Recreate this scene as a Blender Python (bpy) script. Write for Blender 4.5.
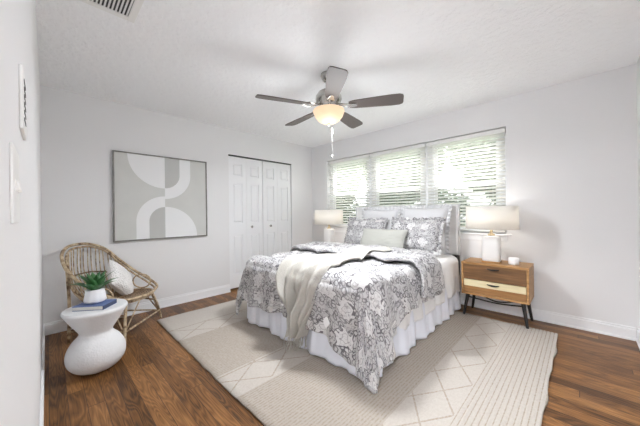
import bpy, math, random
from mathutils import Vector, Matrix, noise
PI = math.pi
random.seed(7)
S = bpy.context.scene
COL = S.collection
for o in list(bpy.data.objects):
    bpy.data.objects.remove(o)

# ------------------------------------------------------------------ camera
FPX, ANG, ROLL, CAMH = 267.0, math.radians(44.35), math.radians(0.68), 1.16
fw = Vector((-math.sin(ANG), math.cos(ANG), 0)); rt = Vector((math.cos(ANG), math.sin(ANG), 0)); up = Vector((0, 0, 1))
cx = rt*math.cos(ROLL) - up*math.sin(ROLL); cy = rt*math.sin(ROLL) + up*math.cos(ROLL); cz = -fw
cd = bpy.data.cameras.new('camera'); cam = bpy.data.objects.new('camera', cd); COL.objects.link(cam)
cd.sensor_width = 36; cd.lens = FPX/640*36; cd.clip_start = 0.01; cd.clip_end = 200
m = Matrix((cx, cy, cz)).transposed().to_4x4(); m.translation = Vector((0, 0, CAMH)); cam.matrix_world = m
S.camera = cam

# ------------------------------------------------------------------ light and exposure
W = bpy.data.worlds.new('world'); S.world = W; W.use_nodes = True
bg = W.node_tree.nodes['Background']; bg.inputs[0].default_value = (0.96, 0.98, 1.0, 1); bg.inputs[1].default_value = 4.2
def lamp(name, kind, loc, power, color=(1, 1, 1), size=0.1, size_y=None, rot=None, **k):
    d = bpy.data.lights.new(name, kind); d.energy = power; d.color = color
    if kind == 'AREA':
        d.size = size
        if size_y: d.shape = 'RECTANGLE'; d.size_y = size_y
    elif kind == 'POINT': d.shadow_soft_size = size
    for a, v in k.items(): setattr(d, a, v)
    o = bpy.data.objects.new(name, d); COL.objects.link(o); o.location = loc
    if rot: o.rotation_euler = rot
    return o
sun = lamp('sun', 'SUN', (0, 12, 12), 3.0, (1, .97, .9), rot=(math.radians(35), 0, math.radians(200))); sun.data.angle = 0.05
p = lamp('window_daylight_portal', 'AREA', (-1.98, 3.80, 1.5), 1, size=2.76, size_y=1.25, rot=(-PI/2, 0, 0)); p.data.cycles.is_portal = True
HALL_FILL_POWER, FAN_POWER, LAMP_POWER, BOWL_POWER = 64, 6.5, 3.2, 19
S.view_settings.view_transform = 'Standard'; S.view_settings.look = 'None'; S.view_settings.gamma = 1
S.view_settings.use_curve_mapping = False; S.view_settings.exposure = 1.0
S.cycles.use_denoising = True
S.cycles.max_bounces = 10; S.cycles.diffuse_bounces = 8; S.cycles.sample_clamp_indirect = 6

# ------------------------------------------------------------------ materials
def srgb(r, g, b):
    f = lambda c: (c/255/12.92) if c/255 <= .04045 else ((c/255+.055)/1.055)**2.4
    return (f(r), f(g), f(b), 1)
class N:
    def __init__(s, name):
        s.m = bpy.data.materials.new(name); s.m.use_nodes = True; s.t = s.m.node_tree; s.b = s.t.nodes['Principled BSDF']; s.out = s.t.nodes['Material Output']
    def n(s, kind, props=None, **ins):
        x = s.t.nodes.new(kind)
        for k, v in (props or {}).items(): setattr(x, k, v)
        for k, v in ins.items():
            k = k.replace('_', ' ')
            s.set(x, k, v)
        return x
    def set(s, x, k, v):
        i = x.inputs[int(k)] if k.strip().isdigit() else x.inputs[k]
        if hasattr(v, 'is_linked') or hasattr(v, 'links'): s.t.links.new(v, i)
        else: i.default_value = v
    def math(s, op, a, b=0.0, c=0.0):
        x = s.t.nodes.new('ShaderNodeMath'); x.operation = op
        for i, v in enumerate((a, b, c)):
            if hasattr(v, 'links'): s.t.links.new(v, x.inputs[i])
            else: x.inputs[i].default_value = v
        return x.outputs[0]
    def mix(s, f, a, b):
        x = s.t.nodes.new('ShaderNodeMix'); x.data_type = 'RGBA'
        for i, v in ((0, f), (6, a), (7, b)):
            if hasattr(v, 'links'): s.t.links.new(v, x.inputs[i])
            else: x.inputs[i].default_value = v
        return x.outputs[2]
    def ramp(s, f, stops):
        x = s.t.nodes.new('ShaderNodeValToRGB'); s.t.links.new(f, x.inputs[0]); e = x.color_ramp.elements
        e[0].position, e[0].color = stops[0]; e[1].position, e[1].color = stops[-1]
        for p_, c_ in stops[1:-1]: q = e.new(p_); q.color = c_
        return x.outputs[0]
    def obj(s): return s.n('ShaderNodeTexCoord').outputs['Object']
    def uv(s): return s.n('ShaderNodeTexCoord').outputs['UV']
    def bump(s, h, strength=.3, dist=.01):
        x = s.n('ShaderNodeBump', Strength=strength, Distance=dist); s.t.links.new(h, x.inputs['Height']); s.t.links.new(x.outputs[0], s.b.inputs['Normal'])
    def fin(s, col=None, rough=None, **k):
        if col is not None: s.set(s.b, 'Base Color', col)
        if rough is not None: s.set(s.b, 'Roughness', rough)
        for a, v in k.items(): s.set(s.b, a.replace('_', ' '), v)
        return s.m
def mapping(x, v, scale=(1, 1, 1), rot=(0, 0, 0), loc=(0, 0, 0)):
    mp = x.t.nodes.new('ShaderNodeMapping'); x.t.links.new(v, mp.inputs[0])
    mp.inputs['Scale'].default_value = scale; mp.inputs['Rotation'].default_value = rot; mp.inputs['Location'].default_value = loc
    return mp.outputs[0]
def plain(name, col, rough=.5, bump=0, bscale=200, bdist=.002, var=0, vscale=8, **k):
    x = N(name); c = col
    if var:
        nz = x.n('ShaderNodeTexNoise', Vector=x.obj(), Scale=vscale, Detail=3.0)
        lo = tuple(v*(1-var) for v in col[:3])+(1,); hi = tuple(min(1, v*(1+var)) for v in col[:3])+(1,)
        c = x.mix(nz.outputs[0], lo, hi)
    if bump:
        nz = x.n('ShaderNodeTexNoise', Vector=x.obj(), Scale=float(bscale), Detail=2.0); x.bump(nz.outputs[0], bump, bdist)
    return x.fin(c, rough, **k)
MAT = {}
MAT['wall'] = plain('wall_paint', srgb(229, 229, 230), .75, .15, 90, .002)
x = N('ceiling_texture'); nz = x.n('ShaderNodeTexNoise', Vector=x.obj(), Scale=22.0, Detail=5.0, Roughness=.6)
x.bump(x.ramp(nz.outputs[0], [(.42, (0, 0, 0, 1)), (.6, (1, 1, 1, 1))]), .6, .006); MAT['ceiling'] = x.fin(srgb(248, 249, 251), .85)
MAT['trim'] = plain('white_trim_paint', srgb(240, 241, 243), .35)
MAT['door'] = plain('door_paint', srgb(236, 237, 239), .4)
MAT['dark_gap'] = plain('dark_track', srgb(70, 68, 66), .5)
MAT['white_plastic'] = plain('white_plastic', srgb(238, 238, 236), .35)
MAT['dark'] = plain('near_black', srgb(28, 26, 26), .45)
MAT['nickel'] = plain('brushed_nickel', srgb(190, 188, 184), .25, Metallic=1.0)
# floor: oak boards running along X
x = N('oak_boards'); co = x.obj(); sep = x.n('ShaderNodeSeparateXYZ'); x.t.links.new(co, sep.inputs[0])
BW = .082
row = x.math('FLOOR', x.math('DIVIDE', sep.outputs[1], BW))
rnd = x.n('ShaderNodeTexWhiteNoise', {'noise_dimensions': '1D'}, W=row).outputs[0]
xs = x.math('DIVIDE', x.math('ADD', sep.outputs[0], x.math('MULTIPLY', rnd, 7.0)), 1.35)
brd = x.math('ADD', x.math('FLOOR', xs), x.math('MULTIPLY', row, 17.0))
r2 = x.n('ShaderNodeTexWhiteNoise', {'noise_dimensions': '1D'}, W=brd).outputs[0]
fy = x.math('FRACT', x.math('DIVIDE', sep.outputs[1], BW)); fx = x.math('FRACT', xs)
seam = x.math('MAXIMUM', x.math('GREATER_THAN', x.math('ABSOLUTE', x.math('SUBTRACT', fy, .5)), .483), x.math('LESS_THAN', fx, .003))
cmb = x.n('ShaderNodeCombineXYZ', X=x.math('ADD', x.math('MULTIPLY', sep.outputs[0], 1.0), x.math('MULTIPLY', r2, 30.0)), Y=x.math('MULTIPLY', sep.outputs[1], 9.0), Z=x.math('MULTIPLY', r2, 9.0))
g1 = x.n('ShaderNodeTexNoise', Vector=cmb.outputs[0], Scale=1.6, Detail=1.5, Roughness=.45, Distortion=.35)
rings = x.math('FRACT', x.math('MULTIPLY', g1.outputs[0], 13.0))
rings = x.math('ABSOLUTE', x.math('SUBTRACT', rings, .5))
cmb2 = x.n('ShaderNodeCombineXYZ', X=x.math('MULTIPLY', sep.outputs[0], 5.0), Y=x.math('MULTIPLY', sep.outputs[1], 160.0), Z=r2)
g2 = x.n('ShaderNodeTexNoise', Vector=cmb2.outputs[0], Scale=1.0, Detail=3.0)
g3 = x.n('ShaderNodeTexNoise', Vector=co, Scale=2.2, Detail=2.0)
f = x.math('ADD', x.math('MULTIPLY', rings, .55), x.math('MULTIPLY', g2.outputs[0], .55))
f = x.math('ADD', f, x.math('MULTIPLY', x.math('SUBTRACT', r2, .5), .38))
f = x.math('ADD', f, x.math('MULTIPLY', x.math('SUBTRACT', g3.outputs[0], .5), .4))
c = x.ramp(f, [(.12, srgb(66, 42, 24)), (.42, srgb(118, 80, 44)), (.68, srgb(152, 108, 64)), (.95, srgb(186, 140, 90))])
c = x.mix(seam, c, srgb(58, 34, 20)); x.bump(x.math('SUBTRACT', f, x.math('MULTIPLY', seam, 2.0)), .25, .0015)
MAT['floor'] = x.fin(c, .38, Specular_IOR_Level=.3)
def wood(name, stops, sx=3., sy=40., sz=40., rough=.45):
    x = N(name); v = mapping(x, x.obj(), (sx, sy, sz)); n1 = x.n('ShaderNodeTexNoise', Vector=v, Scale=1.0, Detail=5.0, Roughness=.6, Distortion=.4)
    c = x.ramp(n1.outputs[0], stops); x.bump(n1.outputs[0], .15, .002); return x.fin(c, rough)
MAT['acacia'] = wood('acacia_wood', [(.25, srgb(136, 96, 56)), (.5, srgb(170, 128, 80)), (.75, srgb(196, 154, 104))])
MAT['walnut'] = wood('walnut_wood', [(.25, srgb(84, 58, 36)), (.5, srgb(120, 86, 54)), (.75, srgb(150, 110, 72))])
MAT['honey'] = wood('honey_wood', [(.25, srgb(120, 84, 48)), (.5, srgb(152, 110, 66)), (.75, srgb(178, 134, 86))])
MAT['cream_wood'] = wood('pale_cream_wood', [(.2, srgb(214, 200, 158)), (.8, srgb(236, 224, 188))])
MAT['rattan'] = wood('rattan_cane', [(.34, srgb(112, 88, 66)), (.5, srgb(186, 164, 134)), (.68, srgb(216, 200, 172))], 22, 22, 22, .5)
MAT['rattan_dark'] = wood('dark_rattan', [(.3, srgb(84, 62, 46)), (.55, srgb(142, 116, 90)), (.8, srgb(190, 166, 132))], 30, 30, 30, .55)
MAT['plaster'] = plain('white_plaster', srgb(226, 227, 229), .8, .5, 45, .004)
MAT['linen'] = plain('headboard_linen', srgb(228, 228, 228), .9, .4, 400, .001)
MAT['sheet'] = plain('white_coverlet', srgb(240, 240, 241), .85, .4, 60, .004)
MAT['skirt'] = plain('pale_bed_skirt', srgb(236, 239, 248), .85)
MAT['euro'] = plain('white_sham', srgb(208, 208, 210), .85, .3, 80, .003)
MAT['lumbar'] = plain('oatmeal_linen', srgb(172, 172, 166), .9, .4, 300, .001)
MAT['throw'] = plain('cream_knit', srgb(188, 185, 178), .95, .8, 120, .006, var=.05, vscale=40)
MAT['fluff'] = plain('white_boucle', srgb(246, 245, 244), .95, 1.0, 70, .015)
MAT['pot'] = plain('white_glazed_ceramic', srgb(236, 237, 242), .3)
MAT['ceramic'] = plain('white_ceramic', srgb(240, 239, 238), .35)
MAT['brass'] = plain('satin_brass', srgb(216, 196, 160), .45, Metallic=.5)
MAT['book_blue'] = plain('blue_book_cloth', srgb(84, 104, 152), .5)
MAT['book_navy'] = plain('navy_spine', srgb(60, 70, 100), .5)
MAT['paper'] = plain('book_pages', srgb(222, 220, 214), .8)
x = N('succulent_leaf'); nz = x.n('ShaderNodeTexNoise', Vector=x.obj(), Scale=25.0)
MAT['leaf'] = x.fin(x.mix(nz.outputs[0], srgb(26, 76, 44), srgb(92, 148, 88)), .4)
# comforter print, drawn in the cloth's own flat coordinates (UV, metres)
def print_mat(name, k=1.0):
    x = N(name); uv = x.uv()
    nz = x.n('ShaderNodeTexNoise', Vector=uv, Scale=13.0, Detail=2.5)
    sub = x.n('ShaderNodeVectorMath', {'operation': 'SUBTRACT'}); x.t.links.new(nz.outputs['Color'], sub.inputs[0]); sub.inputs[1].default_value = (.5, .5, .5)
    scl = x.n('ShaderNodeVectorMath', {'operation': 'SCALE'}, Scale=.07); x.t.links.new(sub.outputs[0], scl.inputs[0])
    add = x.n('ShaderNodeVectorMath', {'operation': 'ADD'}); x.t.links.new(uv, add.inputs[0]); x.t.links.new(scl.outputs[0], add.inputs[1])
    v = add.outputs[0]
    big = x.n('ShaderNodeTexVoronoi', {'voronoi_dimensions': '2D'}, Vector=v, Scale=3.9*k, Randomness=.5)
    hf = x.n('ShaderNodeTexNoise', {'noise_dimensions': '2D'}, Vector=uv, Scale=30.0*k, Detail=0.0)
    D = x.math('ADD', big.outputs['Distance'], x.math('MULTIPLY', x.math('SUBTRACT', hf.outputs[0], .5), .28))
    med = x.n('ShaderNodeMapRange', Value=D); med.inputs[1].default_value = .24; med.inputs[2].default_value = .27; med.inputs[3].default_value = 1; med.inputs[4].default_value = 0
    ring = x.math('MAXIMUM', x.math('LESS_THAN', x.math('ABSOLUTE', x.math('SUBTRACT', D, .27)), .018), x.math('MULTIPLY', x.math('LESS_THAN', x.math('ABSOLUTE', x.math('SUBTRACT', D, .10)), .014), .6))
    sm = x.n('ShaderNodeTexVoronoi', {'voronoi_dimensions': '2D'}, Vector=v, Scale=17.0*k)
    sc = x.math('LESS_THAN', x.math('ABSOLUTE', x.math('SUBTRACT', sm.outputs['Distance'], .30)), .075)
    s2 = x.n('ShaderNodeTexVoronoi', {'voronoi_dimensions': '2D'}, Vector=mapping(x, v, loc=(3.3, 1.7, 0)), Scale=27.0*k)
    sd = x.math('LESS_THAN', x.math('ABSOLUTE', x.math('SUBTRACT', s2.outputs['Distance'], .34)), .085)
    vary = x.n('ShaderNodeTexNoise', {'noise_dimensions': '2D'}, Vector=uv, Scale=5.0, Detail=1.0)
    outp = x.math('MAXIMUM', x.math('MULTIPLY', sc, .95), x.math('MULTIPLY', sd, .6))
    il = x.math('MULTIPLY', x.math('LESS_THAN', x.math('ABSOLUTE', x.math('SUBTRACT', s2.outputs['Distance'], .3)), .05), .28)
    f = x.math('ADD', x.math('MULTIPLY', outp, x.math('SUBTRACT', 1.0, med.outputs[0])), x.math('MULTIPLY', il, med.outputs[0]))
    f = x.math('MINIMUM', x.math('MAXIMUM', f, ring), 1.0)
    base = x.mix(med.outputs[0], srgb(192, 191, 192), srgb(212, 211, 211))
    c = x.mix(x.math('MULTIPLY', f, x.math('ADD', .45, x.math('MULTIPLY', vary.outputs[0], .9))), base, srgb(104, 101, 105))
    return x.fin(c, .8, Sheen_Weight=.25, Sheen_Roughness=.35)
MAT['print'] = print_mat('grey_floral_print'); MAT['print_small'] = print_mat('grey_floral_sham_print', 1.15)
# rug: bands across X, measured from its west edge
x = N('woven_rug'); co = x.obj(); sp = x.n('ShaderNodeSeparateXYZ'); x.t.links.new(co, sp.inputs[0]); X, Y = sp.outputs[0], sp.outputs[1]
def band(a, b): return x.math('MULTIPLY', x.math('GREATER_THAN', X, a), x.math('LESS_THAN', X, b))
dm = None
for (a, b, yo) in ((-2.90, -2.62, .12), (-1.82, -1.57, .02), (-.76, -.52, .15)):
    t = x.math('MULTIPLY', x.math('SUBTRACT', X, (a+b)/2), 1/(b-a)*1.0)       # -0.5..0.5
    yy = x.math('DIVIDE', x.math('SUBTRACT', Y, yo), .36)
    l = None
    for sgn in (1, -1):
        q = x.math('ABSOLUTE', x.math('SUBTRACT', x.math('FRACT', x.math('ADD', yy, x.math('MULTIPLY', t, float(sgn)))), .5))
        q = x.math('LESS_THAN', q, .028); l = q if l is None else x.math('MAXIMUM', l, q)
    l = x.math('MULTIPLY', l, band(a-.02, b))
    dm = l if dm is None else x.math('MAXIMUM', dm, l)
for a in (-2.90, -1.82): dm = x.math('MAXIMUM', dm, x.math('LESS_THAN', x.math('ABSOLUTE', x.math('SUBTRACT', X, a)), .007))
ribm = x.math('MAXIMUM', band(-2.62, -1.84), band(-1.55, -.78))
rib = x.math('FRACT', x.math('DIVIDE', X, .020)); ribd = x.math('MULTIPLY', x.math('LESS_THAN', rib, .42), ribm)
weave = x.ramp(x.n('ShaderNodeTexNoise', Vector=mapping(x, co, (90, 45, 1)), Scale=1.0, Detail=2.0).outputs[0], [(.38, (0, 0, 0, 1)), (.62, (1, 1, 1, 1))])
wv2 = x.n('ShaderNodeTexNoise', Vector=co, Scale=120.0, Detail=2.0).outputs[0]
brm = band(-.52, .0); br = x.math('FRACT', x.math('DIVIDE', X, .027)); brd_ = x.math('MULTIPLY', x.math('LESS_THAN', br, .24), brm)
c = x.mix(ribm, srgb(196, 190, 183), srgb(180, 171, 161))
c = x.mix(x.math('MULTIPLY', ribd, x.math('ADD', .1, x.math('MULTIPLY', weave, .75))), c, srgb(150, 138, 124))
c = x.mix(x.math('MULTIPLY', brd_, x.math('ADD', .35, x.math('MULTIPLY', weave, .5))), c, srgb(150, 134, 114)); c = x.mix(x.math('MULTIPLY', dm, x.math('ADD', .4, x.math('MULTIPLY', weave, .5))), c, srgb(158, 142, 126))
c = x.mix(x.math('MULTIPLY', x.math('ADD', wv2, x.math('MULTIPLY', weave, .4)), .35), c, srgb(158, 148, 136))
h = x.math('ADD', x.math('MULTIPLY', x.math('ADD', x.math('MULTIPLY', ribd, -1.0), x.math('MULTIPLY', dm, -1.0)), 1.0), wv2)
x.bump(x.math('ADD', h, x.math('MULTIPLY', brd_, -1.5)), .6, .004); MAT['rug'] = x.fin(c, .95)
MAT['canvas_grey'] = plain('canvas_grey', srgb(206, 207, 204), .85, .3, 300, .001, var=.05, vscale=6)
MAT['canvas_mid'] = plain('canvas_darker_grey', srgb(192, 193, 191), .85, .3, 300, .001, var=.04, vscale=6)
MAT['canvas_white'] = plain('canvas_white', srgb(234, 235, 236), .85, .3, 300, .001)
MAT['frame'] = wood('pewter_frame', [(.3, srgb(104, 102, 98)), (.7, srgb(142, 140, 135))], 10, 10, 10, .35)
x = N('lamp_shade_fabric'); x.fin(srgb(246, 244, 240), .8)
tr = x.n('ShaderNodeBsdfTranslucent', Color=(.97, .95, .91, 1)); mx = x.n('ShaderNodeMixShader', Fac=.45)
x.t.links.new(x.b.outputs[0], mx.inputs[1]); x.t.links.new(tr.outputs[0], mx.inputs[2]); x.t.links.new(mx.outputs[0], x.out.inputs[0]); MAT['shade'] = x.m
x = N('blind_slat'); x.fin(srgb(244, 244, 242), .5)
tr = x.n('ShaderNodeBsdfTranslucent', Color=(.95, .95, .93, 1)); mx = x.n('ShaderNodeMixShader', Fac=.5)
x.t.links.new(x.b.outputs[0], mx.inputs[1]); x.t.links.new(tr.outputs[0], mx.inputs[2]); x.t.links.new(mx.outputs[0], x.out.inputs[0]); MAT['slat'] = x.m
def glassy(name, fac, tint):
    x = N(name); t1 = x.n('ShaderNodeBsdfTransparent', Color=tint); g = x.n('ShaderNodeBsdfGlossy', Roughness=.02); mx = x.n('ShaderNodeMixShader', Fac=fac)
    x.t.links.new(t1.outputs[0], mx.inputs[1]); x.t.links.new(g.outputs[0], mx.inputs[2]); x.t.links.new(mx.outputs[0], x.out.inputs[0]); return x.m
MAT['glass'] = glassy('window_glass', .05, (.96, .96, .96, 1)); MAT['screen'] = glassy('insect_screen', .02, (.62, .63, .63, 1))
x = N('frosted_glass_bowl'); x.fin(srgb(150, 122, 96), .5, Emission_Color=(1.0, .74, .50, 1), Emission_Strength=.40); MAT['bowl'] = x.m
x = N('hall_fill_diffuser'); x.fin((1, 1, 1, 1), .5, Emission_Color=(1, .98, .95, 1), Emission_Strength=3.0); MAT['diff'] = x.m  # glowing cover of the added hall fill light
MAT['blade'] = plain('dark_walnut_blade', srgb(92, 84, 80), .45)
MAT['grass'] = plain('lawn', srgb(128, 138, 116), .9, var=.3, vscale=5)
def foliage(name, a, b, sc=3.0):
    x = N(name); nz = x.n('ShaderNodeTexNoise', Vector=x.obj(), Scale=sc, Detail=3.0)
    x.fin(x.mix(nz.outputs[0], a, b), .7)
    tr = x.n('ShaderNodeBsdfTranslucent', Color=b); mx = x.n('ShaderNodeMixShader', Fac=.35)
    x.t.links.new(x.b.outputs[0], mx.inputs[1]); x.t.links.new(tr.outputs[0], mx.inputs[2]); x.t.links.new(mx.outputs[0], x.out.inputs[0]); return x.m
MAT['foliage'] = foliage('tree_foliage', srgb(112, 122, 104), srgb(186, 194, 174)); MAT['hedge'] = foliage('hedge_foliage', srgb(52, 62, 50), srgb(120, 138, 106), 6.)
MAT['bark'] = plain('tree_bark', srgb(104, 90, 76), .9, .8, 20, .03)

# ------------------------------------------------------------------ mesh helpers
class MB:
    def __init__(s): s.v = []; s.f = []; s.uv = {}
    def add(s, vs, fs):
        o = len(s.v); s.v += [tuple(p_) for p_ in vs]; s.f += [tuple(i+o for i in f_) for f_ in fs]; return s
    def box(s, a, b, mtx=None):
        (x0, y0, z0), (x1, y1, z1) = a, b
        vs = [Vector(q) for q in ((x0, y0, z0), (x1, y0, z0), (x1, y1, z0), (x0, y1, z0), (x0, y0, z1), (x1, y0, z1), (x1, y1, z1), (x0, y1, z1))]
        if mtx: vs = [mtx @ q for q in vs]
        return s.add(vs, [(3, 2, 1, 0), (4, 5, 6, 7), (0, 1, 5, 4), (1, 2, 6, 5), (2, 3, 7, 6), (3, 0, 4, 7)])
    def tube(s, pts, r, n=8, closed=False):
        pts = [Vector(q) for q in pts]; k = len(pts); rr = r if isinstance(r, (list, tuple)) else [r]*k
        vs = []; t0 = None; nrm = None
        for i, q in enumerate(pts):
            if closed: t = (pts[(i+1) % k]-pts[i-1])
            else: t = pts[min(i+1, k-1)]-pts[max(i-1, 0)]
            t.normalize()
            if nrm is None: nrm = t.orthogonal().normalized()
            else: nrm = (nrm - t*nrm.dot(t)).normalized()
            b = t.cross(nrm)
            for j in range(n):
                a = 2*PI*j/n; vs.append(q + (nrm*math.cos(a)+b*math.sin(a))*rr[i])
        fs = []
        for i in range(k if closed else k-1):
            for j in range(n):
                a, b = i*n+j, i*n+(j+1) % n; c_, d_ = ((i+1) % k)*n+(j+1) % n, ((i+1) % k)*n+j
                fs.append((a, b, c_, d_))
        if not closed: fs += [tuple(range(n-1, -1, -1)), tuple((k-1)*n+j for j in range(n))]
        return s.add(vs, fs)
    def lathe(s, prof, n=32, c=(0, 0), cap=True, fn=None):
        vs = []; k = len(prof)
        for (r, z) in prof:
            for j in range(n):
                a = 2*PI*j/n; r_ = r*(fn(a, z) if fn else 1); vs.append((c[0]+r_*math.cos(a), c[1]+r_*math.sin(a), z))
        fs = [(i*n+j, i*n+(j+1) % n, (i+1)*n+(j+1) % n, (i+1)*n+j) for i in range(k-1) for j in range(n)]
        if cap: fs += [tuple(range(n-1, -1, -1)), tuple((k-1)*n+j for j in range(n))]
        return s.add(vs, fs)
    def grid(s, nu, nv, fn, closed_u=False, uvfn=None):
        o = len(s.v); uvs = []
        for i in range(nv+1):
            for j in range(nu+1): s.v.append(tuple(fn(j/nu, i/nv))); uvs.append(uvfn(j/nu, i/nv) if uvfn else (j/nu, i/nv))
        for k_, u_ in enumerate(uvs): s.uv[o+k_] = u_
        for i in range(nv):
            for j in range(nu): a = o+i*(nu+1)+j; s.f.append((a, a+1, a+nu+2, a+nu+1))
        return s
    def obj(s, name, mat, parent=None, smooth=False, bevel=0, solid=0, subsurf=0, label=None, offset=-1):
        me = bpy.data.meshes.new(name); me.from_pydata(s.v, [], s.f)
        if s.uv:
            l = me.uv_layers.new(name='UVMap')
            for lp in me.loops: l.data[lp.index].uv = s.uv.get(lp.vertex_index, (0, 0))
        me.validate(); me.update()
        if smooth: me.polygons.foreach_set('use_smooth', [True]*len(me.polygons))
        o = bpy.data.objects.new(name, me); COL.objects.link(o); me.materials.append(MAT[mat] if isinstance(mat, str) else mat)
        if parent: o.parent = parent
        if solid: q = o.modifiers.new('solid', 'SOLIDIFY'); q.thickness = solid; q.offset = offset
        if bevel: q = o.modifiers.new('bevel', 'BEVEL'); q.width = bevel; q.segments = 3; q.limit_method = 'ANGLE'
        if subsurf: q = o.modifiers.new('sub', 'SUBSURF'); q.levels = subsurf; q.render_levels = subsurf
        if label: o['label'] = label
        return o
def box(a, b): return MB().box(a, b)
def tag(o, label=None, cat=None, group=None, kind=None):
    for k, v in (('label', label), ('category', cat), ('group', group), ('kind', kind)):
        if v: o[k] = v
    return o
def root(name, loc, label, cat, group=None, rz=0):
    o = bpy.data.objects.new(name, None); COL.objects.link(o); o.location = loc; o.rotation_euler = (0, 0, rz); o.empty_display_size = .1
    return tag(o, label, cat, group)
def copy_tree(o, parent=None):
    c_ = o.copy(); COL.objects.link(c_)
    if parent: c_.parent = parent
    for ch in list(o.children): copy_tree(ch, c_)
    return c_
def struct(o): o['kind'] = 'structure'; return o
def catmull(P, k=8, closed=False):
    P = [Vector(q) for q in P]; n = len(P); out = []
    for i in range(n if closed else n-1):
        if closed: a, b, c_, d_ = P[i-1], P[i], P[(i+1) % n], P[(i+2) % n]
        else: a, b, c_, d_ = P[max(i-1, 0)], P[i], P[i+1], P[min(i+2, n-1)]
        for j in range(k):
            t = j/k; out.append(.5*((2*b)+(c_-a)*t+(2*a-5*b+4*c_-d_)*t*t+(3*b-a-3*c_+d_)*t**3))
    if not closed: out.append(P[-1])
    return out
def sstep(t): t = max(0, min(1, t)); return t*t*(3-2*t)

# ------------------------------------------------------------------ the room
XW, YN, XE, YS, CH = -3.755, 3.63, .36, -.036, 2.44
struct(box((XW-.8, YS-1.5, -.1), (XE+.5, YN+.2, 0)).obj('floor', 'floor'))
struct(box((XW-.8, YS-1.5, CH), (XE+.5, YN+.2, CH+.1)).obj('ceiling', 'ceiling'))
# west wall with closet opening
DY0, DY1, DZ = 1.90, 3.11, 2.055
b = MB(); b.box((XW-.12, YS-.12, 0), (XW, DY0, CH)); b.box((XW-.12, DY1, 0), (XW, YN+.15, CH)); b.box((XW-.12, DY0, DZ), (XW, DY1, CH)); struct(b.obj('wall_west', 'wall'))
b = MB(); b.box((XW-.8, DY0-.05, 0), (XW-.72, DY1+.05, CH)); b.box((XW-.72, DY0-.12, 0), (XW-.12, DY0-.04, CH)); b.box((XW-.72, DY1+.04, 0), (XW-.12, DY1+.12, CH)); struct(b.obj('wall_closet', 'wall'))
# north wall with window opening
WX0, WX1, WZ0, WZ1, WD = -3.36, -.60, .90, 2.115, .15
b = MB(); b.box((XW, YN, 0), (WX0, YN+WD, CH)); b.box((WX1, YN, 0), (XE+.12, YN+WD, CH)); b.box((WX0, YN, 0), (WX1, YN+WD, WZ0)); b.box((WX0, YN, WZ1), (WX1, YN+WD, CH)); struct(b.obj('wall_north', 'wall'))
struct(box((XE, YS-1.5, 0), (XE+.12, YN, CH)).obj('wall_east', 'wall'))
b = MB(); b.box((XW, YS-.12, 0), (-.27, YS, CH)); b.box((-.27, YS-.12, 2.06), (XE, YS, CH)); struct(b.obj('wall_south', 'wall'))
b = MB(); b.box((-1.4, YS-1.5, 0), (-1.28, YS-.12, CH)); b.box((-1.28, YS-1.5, 0), (XE, YS-1.38, CH)); struct(b.obj('wall_hall', 'wall'))
BH, BT = .115, .014
def bb(name, a, c_, ax):
    b = MB()
    if ax == 'w': b.box((XW, a, 0), (XW+BT, c_, BH-.02)); b.box((XW, a, BH-.02), (XW+BT*.55, c_, BH)); b.box((XW+BT, a, 0), (XW+BT+.01, c_, .018))
    if ax == 'n': b.box((a, YN-BT, 0), (c_, YN, BH-.02)); b.box((a, YN-BT*.55, BH-.02), (c_, YN, BH)); b.box((a, YN-BT-.01, 0), (c_, YN-BT, .018))
    if ax == 'e': b.box((XE-BT, a, 0), (XE, c_, BH-.02)); b.box((XE-BT*.55, a, BH-.02), (XE, c_, BH)); b.box((XE-BT-.01, a, 0), (XE-BT, c_, .018))
    if ax == 's': b.box((a, YS, 0), (c_, YS+BT, BH)); 
    struct(b.obj(name, 'trim', bevel=.002))
bb('baseboard_west', YS, DY0, 'w'); bb('baseboard_corner', DY1, YN, 'w'); bb('baseboard_north', XW+BT+.01, XE-BT-.01, 'n'); bb('baseboard_east', YS-.1, YN, 'e'); bb('baseboard_south', XW+BT+.01, -.45, 's')
# closet doors: two bifold pairs, each two leaves of three raised panels
struct(box((XW-.05, DY0, DZ-.012), (XW+.001, DY1, DZ)).obj('trim_1', 'dark_gap'))
DX = XW-.02
def leaf(y0, y1):
    b = MB(); w = y1-y0; st = .068; zs = [.035, .24, .84, 1.02, 1.63, 1.74, 1.93, 2.035]
    b.box((DX-.034, y0, zs[0]), (DX, y0+st, zs[-1])); b.box((DX-.034, y1-st, zs[0]), (DX, y1, zs[-1]))
    for a, c_ in ((0, 1), (2, 3), (4, 5), (6, 7)): b.box((DX-.034, y0+st, zs[a]), (DX, y1-st, zs[c_]))
    for a, c_ in ((1, 2), (3, 4), (5, 6)):
        y2, y3, z2, z3 = y0+st, y1-st, zs[a], zs[c_]; g = .014; q = .030
        b.add([(DX-.014, y2, z2), (DX-.014, y3, z2), (DX-.014, y3, z3), (DX-.014, y2, z3), (DX-.014, y2+g, z2+g), (DX-.014, y3-g, z2+g), (DX-.014, y3-g, z3-g), (DX-.014, y2+g, z3-g),
               (DX-.003, y2+q, z2+q), (DX-.003, y3-q, z2+q), (DX-.003, y3-q, z3-q), (DX-.003, y2+q, z3-q)],
              [(0, 1, 5, 4), (1, 2, 6, 5), (2, 3, 7, 6), (3, 0, 4, 7), (4, 5, 9, 8), (5, 6, 10, 9), (6, 7, 11, 10), (7, 4, 8, 11), (8, 9, 10, 11)])
    return b
lw = (DY1-DY0-.024)/4
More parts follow.
